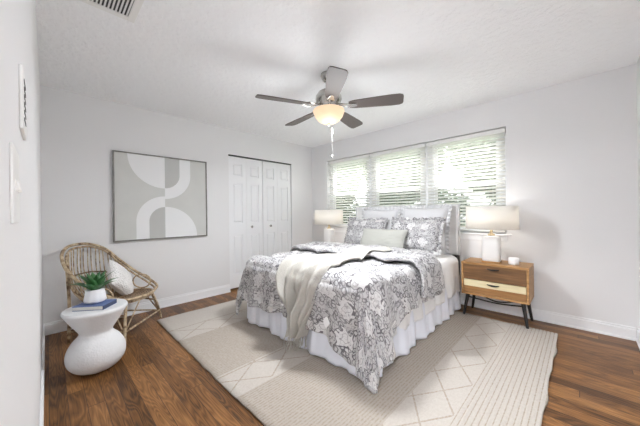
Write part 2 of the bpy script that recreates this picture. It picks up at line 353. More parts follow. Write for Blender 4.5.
for i, (ky) in enumerate((2.285, 2.645)):
    e = bpy.data.objects.new('door_%d' % (i+1), None); COL.objects.link(e); e.location = (DX, DY0+lw+i*2*lw, 0); struct(e)
    inv = Matrix.Translation((-DX, -(DY0+lw+i*2*lw), 0))
    for j in range(2):
        y0 = DY0+.008+(2*i+j)*lw+.008*i
        b = leaf(y0+.0015, y0+lw-.0015); b.v = [tuple(inv @ Vector(q)) for q in b.v]; b.obj('door_leaf', 'door', e)
    b = MB().lathe([(.009, 0), (.009, .012), (.018, .018), (.02, .028), (.014, .036), (.002, .038)], 16)
    k = b.obj('door_knob', 'nickel', e, smooth=True); k.rotation_euler = (0, PI/2, 0); k.location = (0, ky-(DY0+lw+i*2*lw), .955)
# windows (three double-hung units) and reveal trim
UW = (WX1-WX0)/3
wy = YN+.085
for i in range(3):
    x0 = WX0+i*UW; x1 = x0+UW
    e = bpy.data.objects.new('window_%d' % (i+1), None); COL.objects.link(e); e.location = ((x0+x1)/2, wy, WZ0); struct(e)
    h = UW/2; H = WZ1-WZ0
    b = MB(); jw = .085
    b.box((-h, 0, 0), (-h+jw, .06, H)); b.box((h-jw, 0, 0), (h, .06, H)); b.box((-h+jw, 0, H-.05), (h-jw, .06, H)); b.box((-h+jw, 0, 0), (h-jw, .06, .03)); b.obj('window_frame', 'trim', e)
    for nm, z0, z1, yy, mt in (('lower_sash', .03, .60, .012, 'glass'), ('upper_sash', .57, H-.05, .034, 'glass')):
        b = MB(); a, c_ = -h+jw, h-jw; s_ = .035
        b.box((a, yy, z0), (a+s_, yy+.02, z1)); b.box((c_-s_, yy, z0), (c_, yy+.02, z1)); b.box((a+s_, yy, z0), (c_-s_, yy+.02, z0+.04)); b.box((a+s_, yy, z1-.035), (c_-s_, yy+.02, z1)); sh = b.obj(nm, 'trim', e)
        box((a+s_, yy+.008, z0+.04), (c_-s_, yy+.012, z1-.035)).obj('pane', mt, sh)
    box((-h+jw, .0565, .03), (h-jw, .058, .585)).obj('insect_screen', 'screen', e)
struct(box((WX0-.03, YN-.035, WZ0-.022), (WX1+.04, YN+.084, WZ0)).obj('trim_2', 'trim', bevel=.004))
struct(box((WX0, YN-.012, WZ0-.085), (WX1, YN, WZ0-.022)).obj('trim_3', 'trim', bevel=.003))
# blinds
for i in range(3):
    x0 = WX0+i*UW+.012; x1 = WX0+(i+1)*UW-.012; hw = (x1-x0)/2
    e = root('venetian_blind', ((x0+x1)/2, YN+.045, WZ0), ['white slatted venetian blind in the window nearest the closet, behind the small far lamp', 'white slatted venetian blind in the middle window above the headboard', 'white slatted venetian blind in the right window beside the blank wall'][i], 'window blind', 'white blinds in the three windows')
    H = WZ1-WZ0
    box((-hw, -.03, H-.062), (hw, .03, H-.012)).obj('head_rail', 'white_plastic', e, bevel=.003)
    b = MB(); z = H-.085; k = 0
    while z > .05:
        t = math.radians(-24 + (random.random()-.5)*2); mt = Matrix.Translation((0, 0, z)) @ Matrix.Rotation(t, 4, 'X')
        b.box((-hw+.004, -.024, -.0012), (hw-.004, .024, .0012), mt); z -= .0425
    b.obj('slats', 'slat', e)
    box((-hw+.004, -.025, .012), (hw-.004, .025, .03)).obj('bottom_rail', 'white_plastic', e, bevel=.003)
    b = MB()
    for xx in (-hw*.72, 0, hw*.72):
        for yy in (-.026, .026): b.tube([(xx, yy, .02), (xx, yy, H-.05)], .0012, 5)
    b.obj('ladder_cord', 'white_plastic', e)
    MB().tube([(-hw+.09, -.036, H-.06), (-hw+.085, -.037, .55)], .004, 6).obj('tilt_wand', 'white_plastic', e)

# wall switch and thermostat on the near wall
sw = root('light_switch', (-.622, YS, 1.150), 'white double light switch plate on the near wall at left edge', 'light switch')
box((-.058, 0, 0), (.058, .004, .114)).obj('switch_plate', 'white_plastic', sw, bevel=.002)
for dx_ in (-.023, .023): 
    mt = Matrix.Translation((dx_, .004, .057)) @ Matrix.Rotation(.22, 4, 'X'); MB().box((-.004, -.003, -.009), (.004, .003, .009), mt).obj('rocker', 'white_plastic', sw, bevel=.001)
th = root('thermostat', (-.83, YS, 1.35), 'white slotted thermostat above the light switch on near wall', 'thermostat')
b = MB(); b.box((-.06, 0, -.02), (.06, .006, .105)); b.obj('housing', 'white_plastic', th, bevel=.002)
b = MB()
for i in range(6): b.box((-.02, .0058, .002+i*.0155), (.035, .0068, .0085+i*.0155))
b.obj('vent_slot', 'dark', th)
# ceiling register
vt = root('ceiling_vent', (-1.93, .235, CH), 'white louvered air vent in the ceiling above the wicker chair', 'air vent')
b = MB(); ho, hi = .18, .14
b.box((-ho, -ho, -.008), (ho, -hi, 0)); b.box((-ho, hi, -.008), (ho, ho, 0)); b.box((-ho, -hi, -.008), (-hi, hi, 0)); b.box((hi, -hi, -.008), (ho, hi, 0)); b.obj('vent_frame', 'white_plastic', vt, bevel=.002)
box((-hi, -hi, -.002), (hi, hi, -.0005)).obj('vent_duct', 'dark', vt)
b = MB()
for i in range(15):
    mt = Matrix.Translation((0, -hi+.011+i*.0186, -.0065)) @ Matrix.Rotation(math.radians(-40), 4, 'X'); b.box((-hi, -.0048, -.0008), (hi, .0048, .0008), mt)
b.obj('louvers', 'white_plastic', vt)
# fill light added in the unseen hall behind the camera
hl = root('added_hall_light', (-.3, YS-.75, CH), 'added round white fill light in the unseen hall outside the bedroom door', 'ceiling light')
MB().lathe([(.19, 0), (.19, -.03), (.17, -.035)], 32).obj('fill_light_base', 'white_plastic', hl, smooth=True)
MB().lathe([(.17, -.035), (.15, -.07), (.08, -.095), (.01, -.1)], 32).obj('fill_light_diffuser', 'diff', hl, smooth=True)
l_ = lamp('added_hall_fill', 'AREA', (-.1, YS-.75, CH-.12), HALL_FILL_POWER, (.94, .97, 1), size=.6);  # added lamp brightening the bedroom through the doorway

# ------------------------------------------------------------------ rug
def rugz(x_, y_): return .011
b = MB(); RX0, RX1, RY0, RY1 = -3.32, -.16, .83, 3.30
nu, nv = 240, 60
def rf(u, v):
    x_ = RX0+(RX1-RX0)*u; y_ = RY0+(RY1-RY0)*v
    if u == 0: x_ += .012*noise.noise((0, y_*5, 1))
    if v == 0: y_ += .006*noise.noise((x_*9, 0, 3))-.012*(1-abs(2*u-1))
    if x_ > -.53: y_ += 0; x_ += .010*noise.noise((y_*4, x_*.5, 2))
    z_ = .013+.002*noise.noise((x_*3, y_*3, 0))
    if x_ > -.52: z_ += .006*abs(math.sin(PI*(x_)/.027))
    return (x_, y_, z_)
b.grid(nu*2, nv, rf); 
rug = tag(b.obj('area_rug', 'rug', solid=.012, smooth=True), 'large cream and taupe woven rug under the bed on wood floor', 'rug')

# ------------------------------------------------------------------ bed
BX0, BX1, BYF, BYH = -2.60, -1.06, 1.53, 3.47
bed = root('bed', (-1.83, 2.5, 0), 'queen bed frame with pale upholstered headboard and white gathered skirt', 'bed')
def loc(b, r): 
    for i, q in enumerate(b.v): b.v[i] = (q[0]-r.location.x, q[1]-r.location.y, q[2]-r.location.z)
    return b
hb = loc(box((BX0+.012, 3.485, .63), (BX1-.012, 3.545, 1.243)), bed).obj('headboard', 'linen', bed, bevel=.012)
b = MB(); pts = [(BX0+.028, 3.483, .64), (BX0+.028, 3.483, 1.225), (BX1-.028, 3.483, 1.225), (BX1-.028, 3.483, .64)]
b.tube(pts, .004, 6); loc(b, bed).obj('headboard_piping', 'linen', bed)
b = MB(); b.box((BX0, 3.487, .63), (BX0+.012, 3.543, 1.25)); b.box((BX1-.012, 3.487, .63), (BX1, 3.543, 1.25)); b.box((BX0, 3.487, 1.243), (BX1, 3.543, 1.25)); loc(b, bed).obj('headboard_border', 'euro', bed, bevel=.002)
for xx in (BX0+.01, BX1-.07): loc(box((xx, 3.42, 0), (xx+.06, 3.54, .632)), bed).obj('headboard_leg', 'dark', bed, bevel=.003)  # black leg thickened to take in the bracket and its shadow
loc(box((BX0+.03, BYF+.03, .12), (BX1-.03, 3.475, .345)), bed).obj('box_spring', 'euro', bed, bevel=.02)
for xx in (BX0+.08, BX1-.13):
    for yy in (BYF+.1, 3.3): loc(box((xx, yy, .014), (xx+.05, yy+.05, .12)), bed).obj('frame_leg', 'dark', bed)
# gathered skirt along left side, foot and right side
def perim(u):
    Ls, Lf = 1.84, 1.54; tot = 2*Ls+Lf; d = u*tot
    if d < Ls: return Vector((BX0, BYF+Ls-d, 0)), Vector((-1, 0, 0)), d
    if d < Ls+Lf: return Vector((BX0+d-Ls, BYF, 0)), Vector((0, -1, 0)), d
    return Vector((BX1, BYF+d-Ls-Lf, 0)), Vector((1, 0, 0)), d
def skf(u, v):
    q, n_, d = perim(u)
    ph = d*2*PI/.19+1.6*noise.noise((d*4, 0, 0)); w = v**.7
    out = .008+.026*w + (.011+.007*noise.noise((d*3, 1, 0)))*w*math.sin(ph)*1.3 + .012*w*math.sin(d*2*PI/.47)+.003*math.sin(ph*2.7)*w
    # round the corners
    for c_ in (1.84, 3.38):
        k_ = abs(d-c_)
        if k_ < .06: n_ = (n_ + Vector((-1 if c_ < 2 else 1, -1, 0))*(1-k_/.06)).normalized()
    z_ = .36-(.36-.024+.006*math.sin(ph*.5))*v
    q = q+n_*out; return (q.x, q.y, z_)
b = MB().grid(620, 14, skf); loc(b, bed).obj('bed_skirt', 'skirt', bed, smooth=True, solid=.003)
# mattress with white coverlet
def mattress_surface(s_, t_, x0, x1, y0, zt, r, flare=.05, wave=.01, seed=0, y1=None):
    cxx = min(max(s_, x0+r), x1-r); cyy = max(t_, y0+r)
    if y1 is not None: cyy = min(cyy, y1)
    d = Vector((s_-cxx, t_-cyy)); L = d.length
    if isinstance(flare, tuple): flare = flare[0]+(flare[1]-flare[0])*(math.atan2(abs(d.x), abs(d.y)+1e-9)/(PI/2))
    if L < 1e-6: return Vector((s_, t_, zt)), Vector((0, 0, 1)), 0
    n_ = d/L; q = r*PI/2
    if L <= q: a = L/r; off = r*math.sin(a); z_ = zt-r*(1-math.cos(a)); nn = Vector((n_.x*math.sin(a), n_.y*math.sin(a), math.cos(a))); e = 0
    else:
        e = L-q; ang = math.atan2(abs(n_.x), abs(n_.y)); sg = 1 if n_.x >= 0 else -1
        p_ = sg*cxx - sg*0 + (cyy if abs(n_.x) > .01 else y0+r) + ang*.42
        w = wave*min(1, e/.25)*(math.sin(p_*2*PI/.27+seed)+.6*math.sin(p_*2*PI/.15+seed*2+1.3*noise.noise((p_*3, seed, 0)))) + 1.5*wave*min(1, e/.2)*noise.noise((p_*2.2, e*2, seed))
        off = r+flare*e+w; z_ = zt-r-e*math.sqrt(max(0, 1-flare*flare)); nn = Vector((n_.x, n_.y, .1)).normalized()
    return Vector((cxx+n_.x*off, cyy+n_.y*off, z_)), nn, e
mat_o = root('mattress', (-1.83, 2.5, .345), 'thick mattress dressed in a white coverlet on the bed', 'mattress')
loc(box((BX0, BYF, .346), (BX1, 3.47, .60)), mat_o).obj('mattress_body', 'euro', mat_o, bevel=.05)
def covf(u, v):
    s_ = BX0-.40+(BX1-BX0+.80)*u; t_ = BYF-.35+(3.40-BYF+.35)*v
    p_, n_, e = mattress_surface(s_, t_, BX0-.012, BX1+.012, BYF-.012, .635, .08, .06, .008, 3)
    p_ = p_ + n_*(.006*noise.noise((s_*9, t_*9, 0))+.010*noise.noise((s_*3, t_*3, 5))); 
    if e: p_.z += .015*noise.noise((s_*4, t_*4, 2))
    return p_
loc(MB().grid(110, 120, covf), mat_o).obj('coverlet', 'sheet', mat_o, smooth=True, solid=.008)
# comforter
def quilt(s_, t_, off=0, layer=0):
    if layer == 0: p_, n_, e = mattress_surface(s_, t_, BX0-.055, BX1+.055, BYF-.045, .672, .10, (.06, .20) if s_ > -2.0 else (.14, .30), .018, 1)
    else: p_, n_, e = mattress_surface(s_, t_, BX0-.09, BX1+.085, -5, .715, .10, .12, .014, 8)
    pf = (abs(math.sin(PI*(s_+.1)/.30))*abs(math.sin(PI*(t_+.02)/.30)))**.45
    d = .026*pf+.012*noise.noise((s_*7, t_*7, layer))+.016*noise.noise((s_*2.6, t_*2.6, layer+4))
    if layer == 0 : d += .012*math.exp(-((t_-1.62)/.05)**2)
    return p_+n_*(d+off), n_, e
def comf(u, v):
    s0, s1 = -3.10, -.75
    s_ = s0+(s1-s0)*u
    t1 = 2.62; t0 = 1.10 - .13*sstep((s_+1.52)/.26)*(1-.5*sstep((s_+1.0)/.2)) + .01*math.sin(s_*9) + .05*sstep((-2.45-s_)/.3)
    t_ = t0+(t1-t0)*v
    if u > .5: s_ += (.22*sstep((1.84-t_)/.26) - .01)*(u-.5)*2
    p_, n_, e = quilt(s_, t_)
    if p_.z < .045: p_ = p_ + Vector((n_.x, n_.y, 0))*min(.012, (.045-p_.z)*.4); p_.z = .045+.01*noise.noise((s_*6, t_*6, 0))*0
    return p_
def comuv(u, v): return (-3.10+2.44*u, 1.0+1.62*v)
cmf = root('comforter', (-1.83, 2.0, .66), 'grey and white floral comforter draped over the foot of the bed', 'comforter')
loc(MB().grid(190, 150, comf, uvfn=comuv), cmf).obj('comforter_body', 'print', cmf, smooth=True, solid=.02)
def foldf(u, v):
    s0, s1 = -3.02, -.745
    s_ = s0+(s1-s0)*u; a = v*2*PI
    yn = 2.20+.05*noise.noise((s_*2, 0, 0)) ; yf = 2.80+.03*noise.noise((s_*2, 3, 0))
    if s_ > -1.15: yn -= .04*sstep((s_+1.15)/.4); yf -= .20*sstep((s_+1.25)/.4)
    # a flattened roll: lower sheet then upper sheet
    yc, hw = (yn+yf)/2, (yf-yn)/2
    t_ = yc - hw*math.copysign(abs(math.cos(a))**.55, math.cos(a)); h_ = .030*math.copysign(abs(math.sin(a))**.6, math.sin(a))
    p_, n_, e = quilt(s_, t_, 0, 1)
    p0, n0, e0 = quilt(s_, t_, 0, 1)
    return p0+n_*(h_-.002)
loc(MB().grid(150, 44, foldf, uvfn=lambda u, v: (-3.0+2.39*u, 5+1.3*v)), cmf).obj('folded_top', 'print', cmf, smooth=True)
# throw blanket
C_ = catmull([(-1.46, 2.52, 0), (-1.56, 2.34, 0), (-1.62, 2.06, 0), (-1.68, 1.80, 0), (-1.69, 1.52, 0), (-1.67, 1.27, 0), (-1.66, 1.02, 0)], 12)
Wd = catmull([(.08, 0, 0), (.11, 0, 0), (.13, 0, 0), (.17, 0, 0), (.24, 0, 0), (.15, 0, 0), (.055, 0, 0)], 12)
def throwf(u, v, extra=0):
    f_ = v*(len(C_)-1); i = min(int(f_), len(C_)-2); t = f_-i; c0 = C_[i].lerp(C_[i+1], t); w = Wd[i].lerp(Wd[i+1], t).x
    d = (C_[i+1]-C_[i]).normalized(); nrm = Vector((-d.y, d.x, 0)); k = (u-.5)*2
    p2 = c0 + nrm*k*w
    under = .0
    if p2.y < 2.86 and p2.y > 2.0: under = .052*sstep((p2.y-2.08)/.14)
    fold = .020*math.sin(k*8+v*5)*(.4+v)+.014*math.sin(k*17+v*9)*(.4+v) + .018*noise.noise((p2.x*6, p2.y*6, 9))
    if v > .6: fold *= 1+1.2*(v-.6)/.4
    q, n_, e = quilt(p2.x, p2.y, .034+under+fold+.018*sstep(v*3-1.9))
    return q
th_ = root('throw_blanket', (-1.66, 1.9, .7), 'cream knitted throw blanket with fringe draped over the comforter', 'blanket')
loc(MB().grid(60, 110, throwf), th_).obj('blanket_body', 'throw', th_, smooth=True, solid=.010, offset=0)
b = MB()
for i in range(26):
    u = (i+.5)/26; a = throwf(u, 1.0); 
    pts = [a+Vector((0, 0, .01))]
    for k in range(1, 5): pts.append(a+Vector((.010*math.sin(i*2.3+k), -.004*k+.006*math.sin(i*1.7), -.024*k)))
    b.tube(pts, .0035, 5)
loc(b, th_).obj('fringe', 'throw', th_, smooth=True)

# pillows
def pillow_mesh(w, h, d, flange=0, seed=0, ruf=.0, soft=.0):
    b = MB()
    for side in (1, -1):
        def pf(u, v):
            a, c_ = 2*u-1, 2*v-1
            W_, H_ = w/2-flange, h/2-flange
            pin = 1-.07*(1-abs(a)**2)*abs(c_)**6; pin2 = 1-.07*(1-abs(c_)**2)*abs(a)**6
            xx, yy = a*W_*pin2, c_*H_*pin
            th_ = (max(0, 1-abs(a)**3.2)*max(0, 1-abs(c_)**3.2))**.55
            z_ = d/2*th_*(1+.10*noise.noise((a*2+seed, c_*2, side)))+.006*noise.noise((a*6, c_*6, seed))*th_
            yy -= soft*(1-abs(a))*max(0, c_)*.5
            return (xx, side*-z_, yy+h/2)
        o_ = len(b.v); b.grid(30, 30, pf, uvfn=lambda u, v: (u*w+seed, v*h+seed))
        if side == -1: b.f[-900:] = [tuple(reversed(q)) for q in b.f[-900:]]
    return b
def add_ruffle(par, w, h, mat, fl=.04, amp=.010, seed=0, name='ruffle'):
    W_, H_ = w/2-fl, h/2-fl
    def rf_(u, v):
        per = [(-W_, -H_), (W_, -H_), (W_, H_), (-W_, H_)]; k = u*4; i = int(k) % 4; t = k-int(k)
        if u >= 1: i, t = 3, 1
        a, c_ = per[i], per[(i+1) % 4]; pa, pc = a[0]+(c_[0]-a[0])*t, a[1]+(c_[1]-a[1])*t
        pinx = 1-.07*(1-(pa/W_)**2)*abs(pc/H_)**6; pinz = 1-.07*(1-(pc/H_)**2)*abs(pa/W_)**6
        sup = max(abs(pa/W_), abs(pc/H_)); ox, oz = (pa/W_)**5, (pc/H_)**5
        L = max(1, math.hypot(ox, oz)*.85); 
        wv = amp*v*math.sin(u*2*PI*(48))+amp*.5*v*noise.noise((u*60, seed, 0))
        return (pa*pinz+ox/L*fl*v, wv, pc*pinx+oz/L*fl*v*(1+.15*math.sin(u*170))+h/2)
    return MB().grid(480, 3, rf_, uvfn=lambda u, v: (u*2.2+seed, v*fl)).obj(name, mat, par, smooth=True, solid=.004)
def pillow(name, x_, y_, z_, w, h, d, mat, label, cat, tilt, flange=0, rz=0, group=None, seed=0, roll=0, soft=0):
    r = root(name, (x_, y_, z_), label, cat, group); r.rotation_euler = (-tilt, roll, rz)
    pillow_mesh(w, h, d, flange, seed, soft=soft).obj('pillow_body', mat, r, smooth=True)
    if flange: add_ruffle(r, w, h, mat, flange, seed=seed)
    return r
pillow('euro_sham', -2.105, 3.30, .665, .66, .60, .16, 'euro', 'white ruffled sham against the headboard on the closet side', 'pillow', math.radians(14), .045, 0, 'white shams against the headboard', 1)
pillow('euro_sham', -1.445, 3.29, .665, .68, .61, .16, 'euro', 'white ruffled sham against the headboard on the nightstand side', 'pillow', math.radians(14), .045, 0, 'white shams against the headboard', 2)
pillow('patterned_sham', -2.24, 3.13, .665, .70, .45, .15, 'print_small', 'grey floral ruffled sham on the closet side, partly behind the lumbar pillow', 'pillow', math.radians(20), .035, 0, 'grey floral shams', 3)
pillow('patterned_sham', -1.47, 3.09, .665, .70, .46, .15, 'print_small', 'grey floral ruffled sham on the nightstand side of the bed', 'pillow', math.radians(20), .035, 0, 'grey floral shams', 6)
pillow('lumbar_pillow', -1.83, 2.93, .665, .66, .31, .13, 'lumbar', 'small oblong oatmeal pillow in front of the floral shams', 'pillow', math.radians(26), 0, 0, None, 5)

# ------------------------------------------------------------------ nightstands
def nightstand(x0, label, group):
    w, dp, z0, z1 = .60, .36, .252, .605
    r = root('nightstand', (x0+w/2, 3.22+dp/2, 0), label, 'nightstand', group); hx, hy = w/2, dp/2
    b = MB(); t = .022
    b.box((-hx, -hy, z1-t), (hx, hy, z1)); b.box((-hx, -hy, z0), (hx, hy, z0+t)); b.box((-hx, -hy, z0+t), (-hx+t, hy, z1-t)); b.box((hx-t, -hy, z0+t), (hx, hy, z1-t)); b.box((-hx+t, hy-.01, z0+t), (hx-t, hy, z1-t))
    b.obj('case', 'acacia', r, bevel=.003)
    zm = .418
    for (a, c_, mts) in ((zm+.003, z1-t-.003, [('walnut', 0, 1)]), (z0+t+.003, zm-.003, [('honey', 0, .5), ('cream_wood', .5, 1)])):
        d0 = None
        for (mt, f0, f1) in mts:
            za, zb = a+(c_-a)*f0, a+(c_-a)*f1
            o_ = box((-hx+t+.003, -hy+.008, za), (hx-t-.003, -hy+.028, zb)).obj('drawer' if d0 is None else 'pale_stripe', mt, r if d0 is None else d0, bevel=.001)
            if d0 is None: d0 = o_; tray = box((-hx+t+.01, -hy+.028, a+.005), (hx-t-.01, hy-.02, c_-.03)).obj('drawer_box', 'honey', d0)
        hz = zb-.028
        b = MB(); pts = [(-.055+.11*k/10, -hy+.008-.014*math.sin(PI*k/10), hz-.006*math.sin(PI*k/10)) for k in range(11)]
        b.tube(pts, [.004+.005*math.sin(PI*k/10) for k in range(11)], 8); b.obj('pull_handle', 'dark', d0, smooth=True, label='dark curved metal pull')
    for sx in (-1, 1):
        for sy in (-1, 1):
            MB().tube([(sx*(hx-.055), sy*(hy-.05), z0+.002), (sx*(hx-.018), sy*(hy-.015), 0 if sy > 0 else .0205)], [.019, .012], 10).obj('leg', 'dark', r, smooth=False, label='black splayed leg')
    b = MB()
    for sy in (-1, 1):
        b.tube(catmull([(-(hx-.05), sy*(hy-.045), z0-.035), (0, sy*.03, z0-.085), ((hx-.05), sy*(hy-.045), z0-.035)], 8), .007, 8)
    b.obj('leg_brace', 'dark', r, smooth=True)
    return r
ns1 = nightstand(-.96, 'two-drawer wooden nightstand with pale stripe and black splayed legs', 'nightstands beside the bed')
ns2 = nightstand(-3.40, 'wooden nightstand mostly hidden behind the bed near the closet corner', 'nightstands beside the bed')
def table_lamp(x_, y_, z_, label, power):
    r = root('table_lamp', (x_, y_, z_), label, 'lamp', 'white drum lamps on the nightstands')
    box((-.085, -.06, 0), (.085, .06, .018)).obj('lamp_foot', 'acacia', r, bevel=.003)
    b = MB(); n = 48
    def sq(a, z): c_, s_ = abs(math.cos(a)), abs(math.sin(a)); return (c_**5+(s_/.75)**5)**(-1/5)
    b.lathe([(.078, .018), (.082, .03), (.084, .15), (.082, .27), (.074, .288), (.02, .292)], n, fn=sq); b.obj('lamp_base', 'ceramic', r, smooth=True)
    b = MB().lathe([(.032, .288), (.034, .305), (.014, .312), (.012, .40), (.02, .41), (.004, .412)], 20); b.obj('lamp_neck', 'brass', r, smooth=True)
    R_ = .245; b = MB().lathe([(R_, .365), (R_-.006, .605)], 48, cap=False); b.obj('lamp_shade', 'shade', r, smooth=True, solid=.002)
    b = MB()
    for k in range(3): a = k*2*PI/3; b.tube([(0, 0, .52), (.24*math.cos(a), .24*math.sin(a), .52)], .002, 5)
    b.tube([(0, 0, .40), (0, 0, .52)], .004, 6); b.obj('shade_fitter', 'brass', r)
    b = MB().lathe([(.004, .41), (.028, .44), (.030, .465), (.004, .50)], 16); b.obj('bulb', 'bulb', r, smooth=True)
    l_ = lamp('lamp_bulb_light', 'POINT', (x_, y_, z_+.47), power, (1, .98, .95), size=.035); return r
x = N('lit_bulb'); x.fin((1, 1, 1, 1), .5, Emission_Color=(1, .85, .65, 1), Emission_Strength=8.0); MAT['bulb'] = x.m
table_lamp(-.695, 3.355, .605, 'white drum table lamp on the visible nightstand at right of the bed', LAMP_POWER)
table_lamp(-3.06, 3.345, .605, 'white drum table lamp in the far corner beyond the bed by the closet', LAMP_POWER)
cj = root('candle_jar', (-.50, 3.36, .605), 'small white candle jar beside the lamp on the nightstand', 'candle')
MB().lathe([(.042, 0), (.046, .01), (.046, .07), (.042, .07), (.040, .05), (.004, .05)], 24).obj('jar', 'ceramic', cj, smooth=True)
MB().tube([(0, 0, .048), (.001, 0, .064)], .0015, 6).obj('wick', 'dark', cj)

# ------------------------------------------------------------------ ceiling fan
FX, FY = -1.66, 1.83
fan = root('ceiling_fan', (FX, FY, CH), 'five-blade brushed nickel ceiling fan with dark blades and lit glass bowl', 'ceiling fan')
MB().lathe([(.07, 0), (.072, -.02), (.055, -.055), (.03, -.075), (.018, -.078)], 32).obj('canopy', 'nickel', fan, smooth=True)
MB().lathe([(.013, -.07), (.013, -.16)], 12).obj('downrod', 'nickel', fan, smooth=True)
MB().lathe([(.02, -.14), (.055, -.15), (.095, -.17), (.118, -.205), (.122, -.235), (.11, -.262), (.085, -.285), (.078, -.31), (.10, -.325), (.115, -.335), (.03, -.337)], 40).obj('motor_housing', 'nickel', fan, smooth=True)
MB().lathe([(.142, -.332), (.146, -.345), (.142, -.352), (.128, -.39), (.100, -.425), (.06, -.448), (.008, -.456)], 40).obj('light_bowl', 'bowl', fan, smooth=True, label='warm lit frosted glass bowl')
MB().lathe([(.004, -.448), (.014, -.456), (.012, -.468), (.004, -.478)], 12).obj('finial', 'nickel', fan, smooth=True)
b = MB()
b.tube([(.02, .02, -.47), (.021, .02, -.745)], .0018, 5); b.lathe([(.002, -.745), (.008, -.755), (.008, -.777), (.002, -.783)], 10, (.021, .02)); b.obj('pull_chain', 'nickel', fan)
dirF = math.atan2(-fw.y, -fw.x)  # toward the camera
for k in range(5):
    a = dirF + math.radians(4) + k*2*PI/5
    R_ = Matrix.Rotation(a, 4, 'Z'); P_ = Matrix.Rotation(math.radians(-13), 4, 'X')
    ol = [(.19, .044), (.24, .055), (.40, .066), (.56, .074), (.63, .072), (.655, .060), (.662, .04)]
    b = MB(); prof = [(x_, y_) for x_, y_ in ol]+[(x_, -y_) for x_, y_ in reversed(ol)]
    n = len(prof); vs = []
    for z_ in (-.004, .004):
        for (x_, y_) in prof: vs.append(R_ @ (Matrix.Translation((0, 0, -.30)) @ P_ @ Vector((x_, y_, z_))))
    b.add(vs, [tuple(range(n-1, -1, -1)), tuple(range(n, 2*n))]+[(i, (i+1) % n, (i+1) % n+n, i+n) for i in range(n)])
    bl = b.obj('blade', 'blade', fan)
    b = MB(); 
    for sy in (-1, 1): b.tube([R_ @ Vector(q) for q in ((.09, sy*.012, -.285), (.15, sy*.03, -.300), (.20, sy*.034, -.304-sy*-.007), (.25, sy*.012, -.306))], .006, 6)
    vs = [R_ @ (Matrix.Translation((0, 0, -.306)) @ P_ @ Vector(q)) for q in ((.17, -.035, -.002), (.26, -.018, -.002), (.26, .018, -.002), (.17, .035, -.002), (.17, -.035, .001), (.26, -.018, .001), (.26, .018, .001), (.17, .035, .001))]
    b.add(vs, [(3, 2, 1, 0), (4, 5, 6, 7), (0, 1, 5, 4), (1, 2, 6, 5), (2, 3, 7, 6), (3, 0, 4, 7)])
    b.obj('blade_iron', 'nickel', bl)
lamp('fan_bulb_light', 'POINT', (FX, FY, CH-.60), FAN_POWER, (.945, .972, 1), size=.22)
dl = lamp('fan_bowl_glow', 'AREA', (FX, FY, CH-.50), BOWL_POWER, (.945, .972, 1), size=.26); dl.data.shape = 'DISK'

# ------------------------------------------------------------------ picture
PX = XW; py0, py1, pz0, pz1 = .515, 1.558, .862, 1.888
pic = root('framed_picture', (PX, (py0+py1)/2, pz0), 'square grey abstract print of curved white bands in thin pewter frame on wall', 'picture')
py, H2, W2 = 0, pz1-pz0, (py1-py0)/2
b = MB(); fr = .014
b.box((.002, -W2, 0), (.042, -W2+fr, H2)); b.box((.002, W2-fr, 0), (.042, W2, H2)); b.box((.002, -W2+fr, 0), (.042, W2-fr, fr)); b.box((.002, -W2+fr, H2-fr), (.042, W2-fr, H2)); b.obj('frame', 'frame', pic, bevel=.001)
box((.004, -W2+fr, fr), (.030, W2-fr, H2-fr)).obj('canvas', 'canvas_grey', pic)
def flat(poly, xx, mat, th=.0006, name='painted_shape'):
    n = len(poly); b = MB(); vs = [(xx, y_, z_) for y_, z_ in poly]+[(xx+th, y_, z_) for y_, z_ in poly]
    b.add(vs, [tuple(range(n)), tuple(reversed(range(n, 2*n)))]+[(i, (i+1) % n, (i+1) % n+n, i+n) for i in range(n)]); return b.obj(name, mat, pic)
cz0, T, Bm = H2/2, H2-fr, fr
# mid-grey blocks beside the seam
flat([(0, cz0+.09), (.17, cz0+.14), (.20, cz0+.3), (.20, T), (0, T)], .0301, 'canvas_mid', .0003)
flat([(0, cz0-.10), (-.17, cz0-.14), (-.19, cz0-.3), (-.19, Bm), (0, Bm)], .0301, 'canvas_mid', .0003)
for sg in (1, -1):
    zt = T if sg == 1 else Bm
    flat([(0, zt)]+[(-sg*.385*math.cos(a), zt-sg*.385*math.sin(a)) for a in [PI/2*i/24 for i in range(25)]], .0305, 'canvas_white')
    ri, ro, zc = .172, .305, cz0+sg*.290
    arc = lambda r: [(sg*r*math.sin(a), zc-sg*r*math.cos(a)) for a in [PI/2*i/20 for i in range(21)]]
    flat(arc(ri)+[(sg*ri, zt), (sg*ro, zt)]+list(reversed(arc(ro))), .0305, 'canvas_white')

# ------------------------------------------------------------------ rattan chair
CR = math.atan2(.73, .68)
ch = root('rattan_chair', (-3.17, .685, 0), 'round-backed natural rattan chair against the wall beneath the picture', 'chair', rz=CR)
# local: +x forward, +y to its left (away from camera)
rim = [(.05, 0, .365), (.02, .16, .370), (-.03, .27, .385), (-.14, .32, .44), (-.32, .335, .545), (-.47, .32, .67), (-.57, .26, .795), (-.63, .14, .86), (-.645, 0, .875)]
RIM = catmull(rim + [(x_, -y_, z_) for x_, y_, z_ in reversed(rim[1:-1])], 8, closed=True)
MB().tube(RIM, .0135, 10, closed=True).obj('rim_hoop', 'rattan', ch, smooth=True)
R2 = [Vector((q.x*.94-.014, q.y*.93, q.z-.028)) for q in RIM]
MB().tube(R2, .0095, 8, closed=True).obj('inner_hoop', 'rattan', ch, smooth=True)
seat_c = Vector((-.23, 0, .335)); SR = (.27, .27)
SE = [seat_c+Vector((SR[0]*math.cos(a), SR[1]*math.sin(a), .02*math.cos(a))) for a in [2*PI*i/40 for i in range(40)]]
MB().tube(SE, .014, 8, closed=True).obj('seat_hoop', 'rattan', ch, smooth=True)
b = MB()
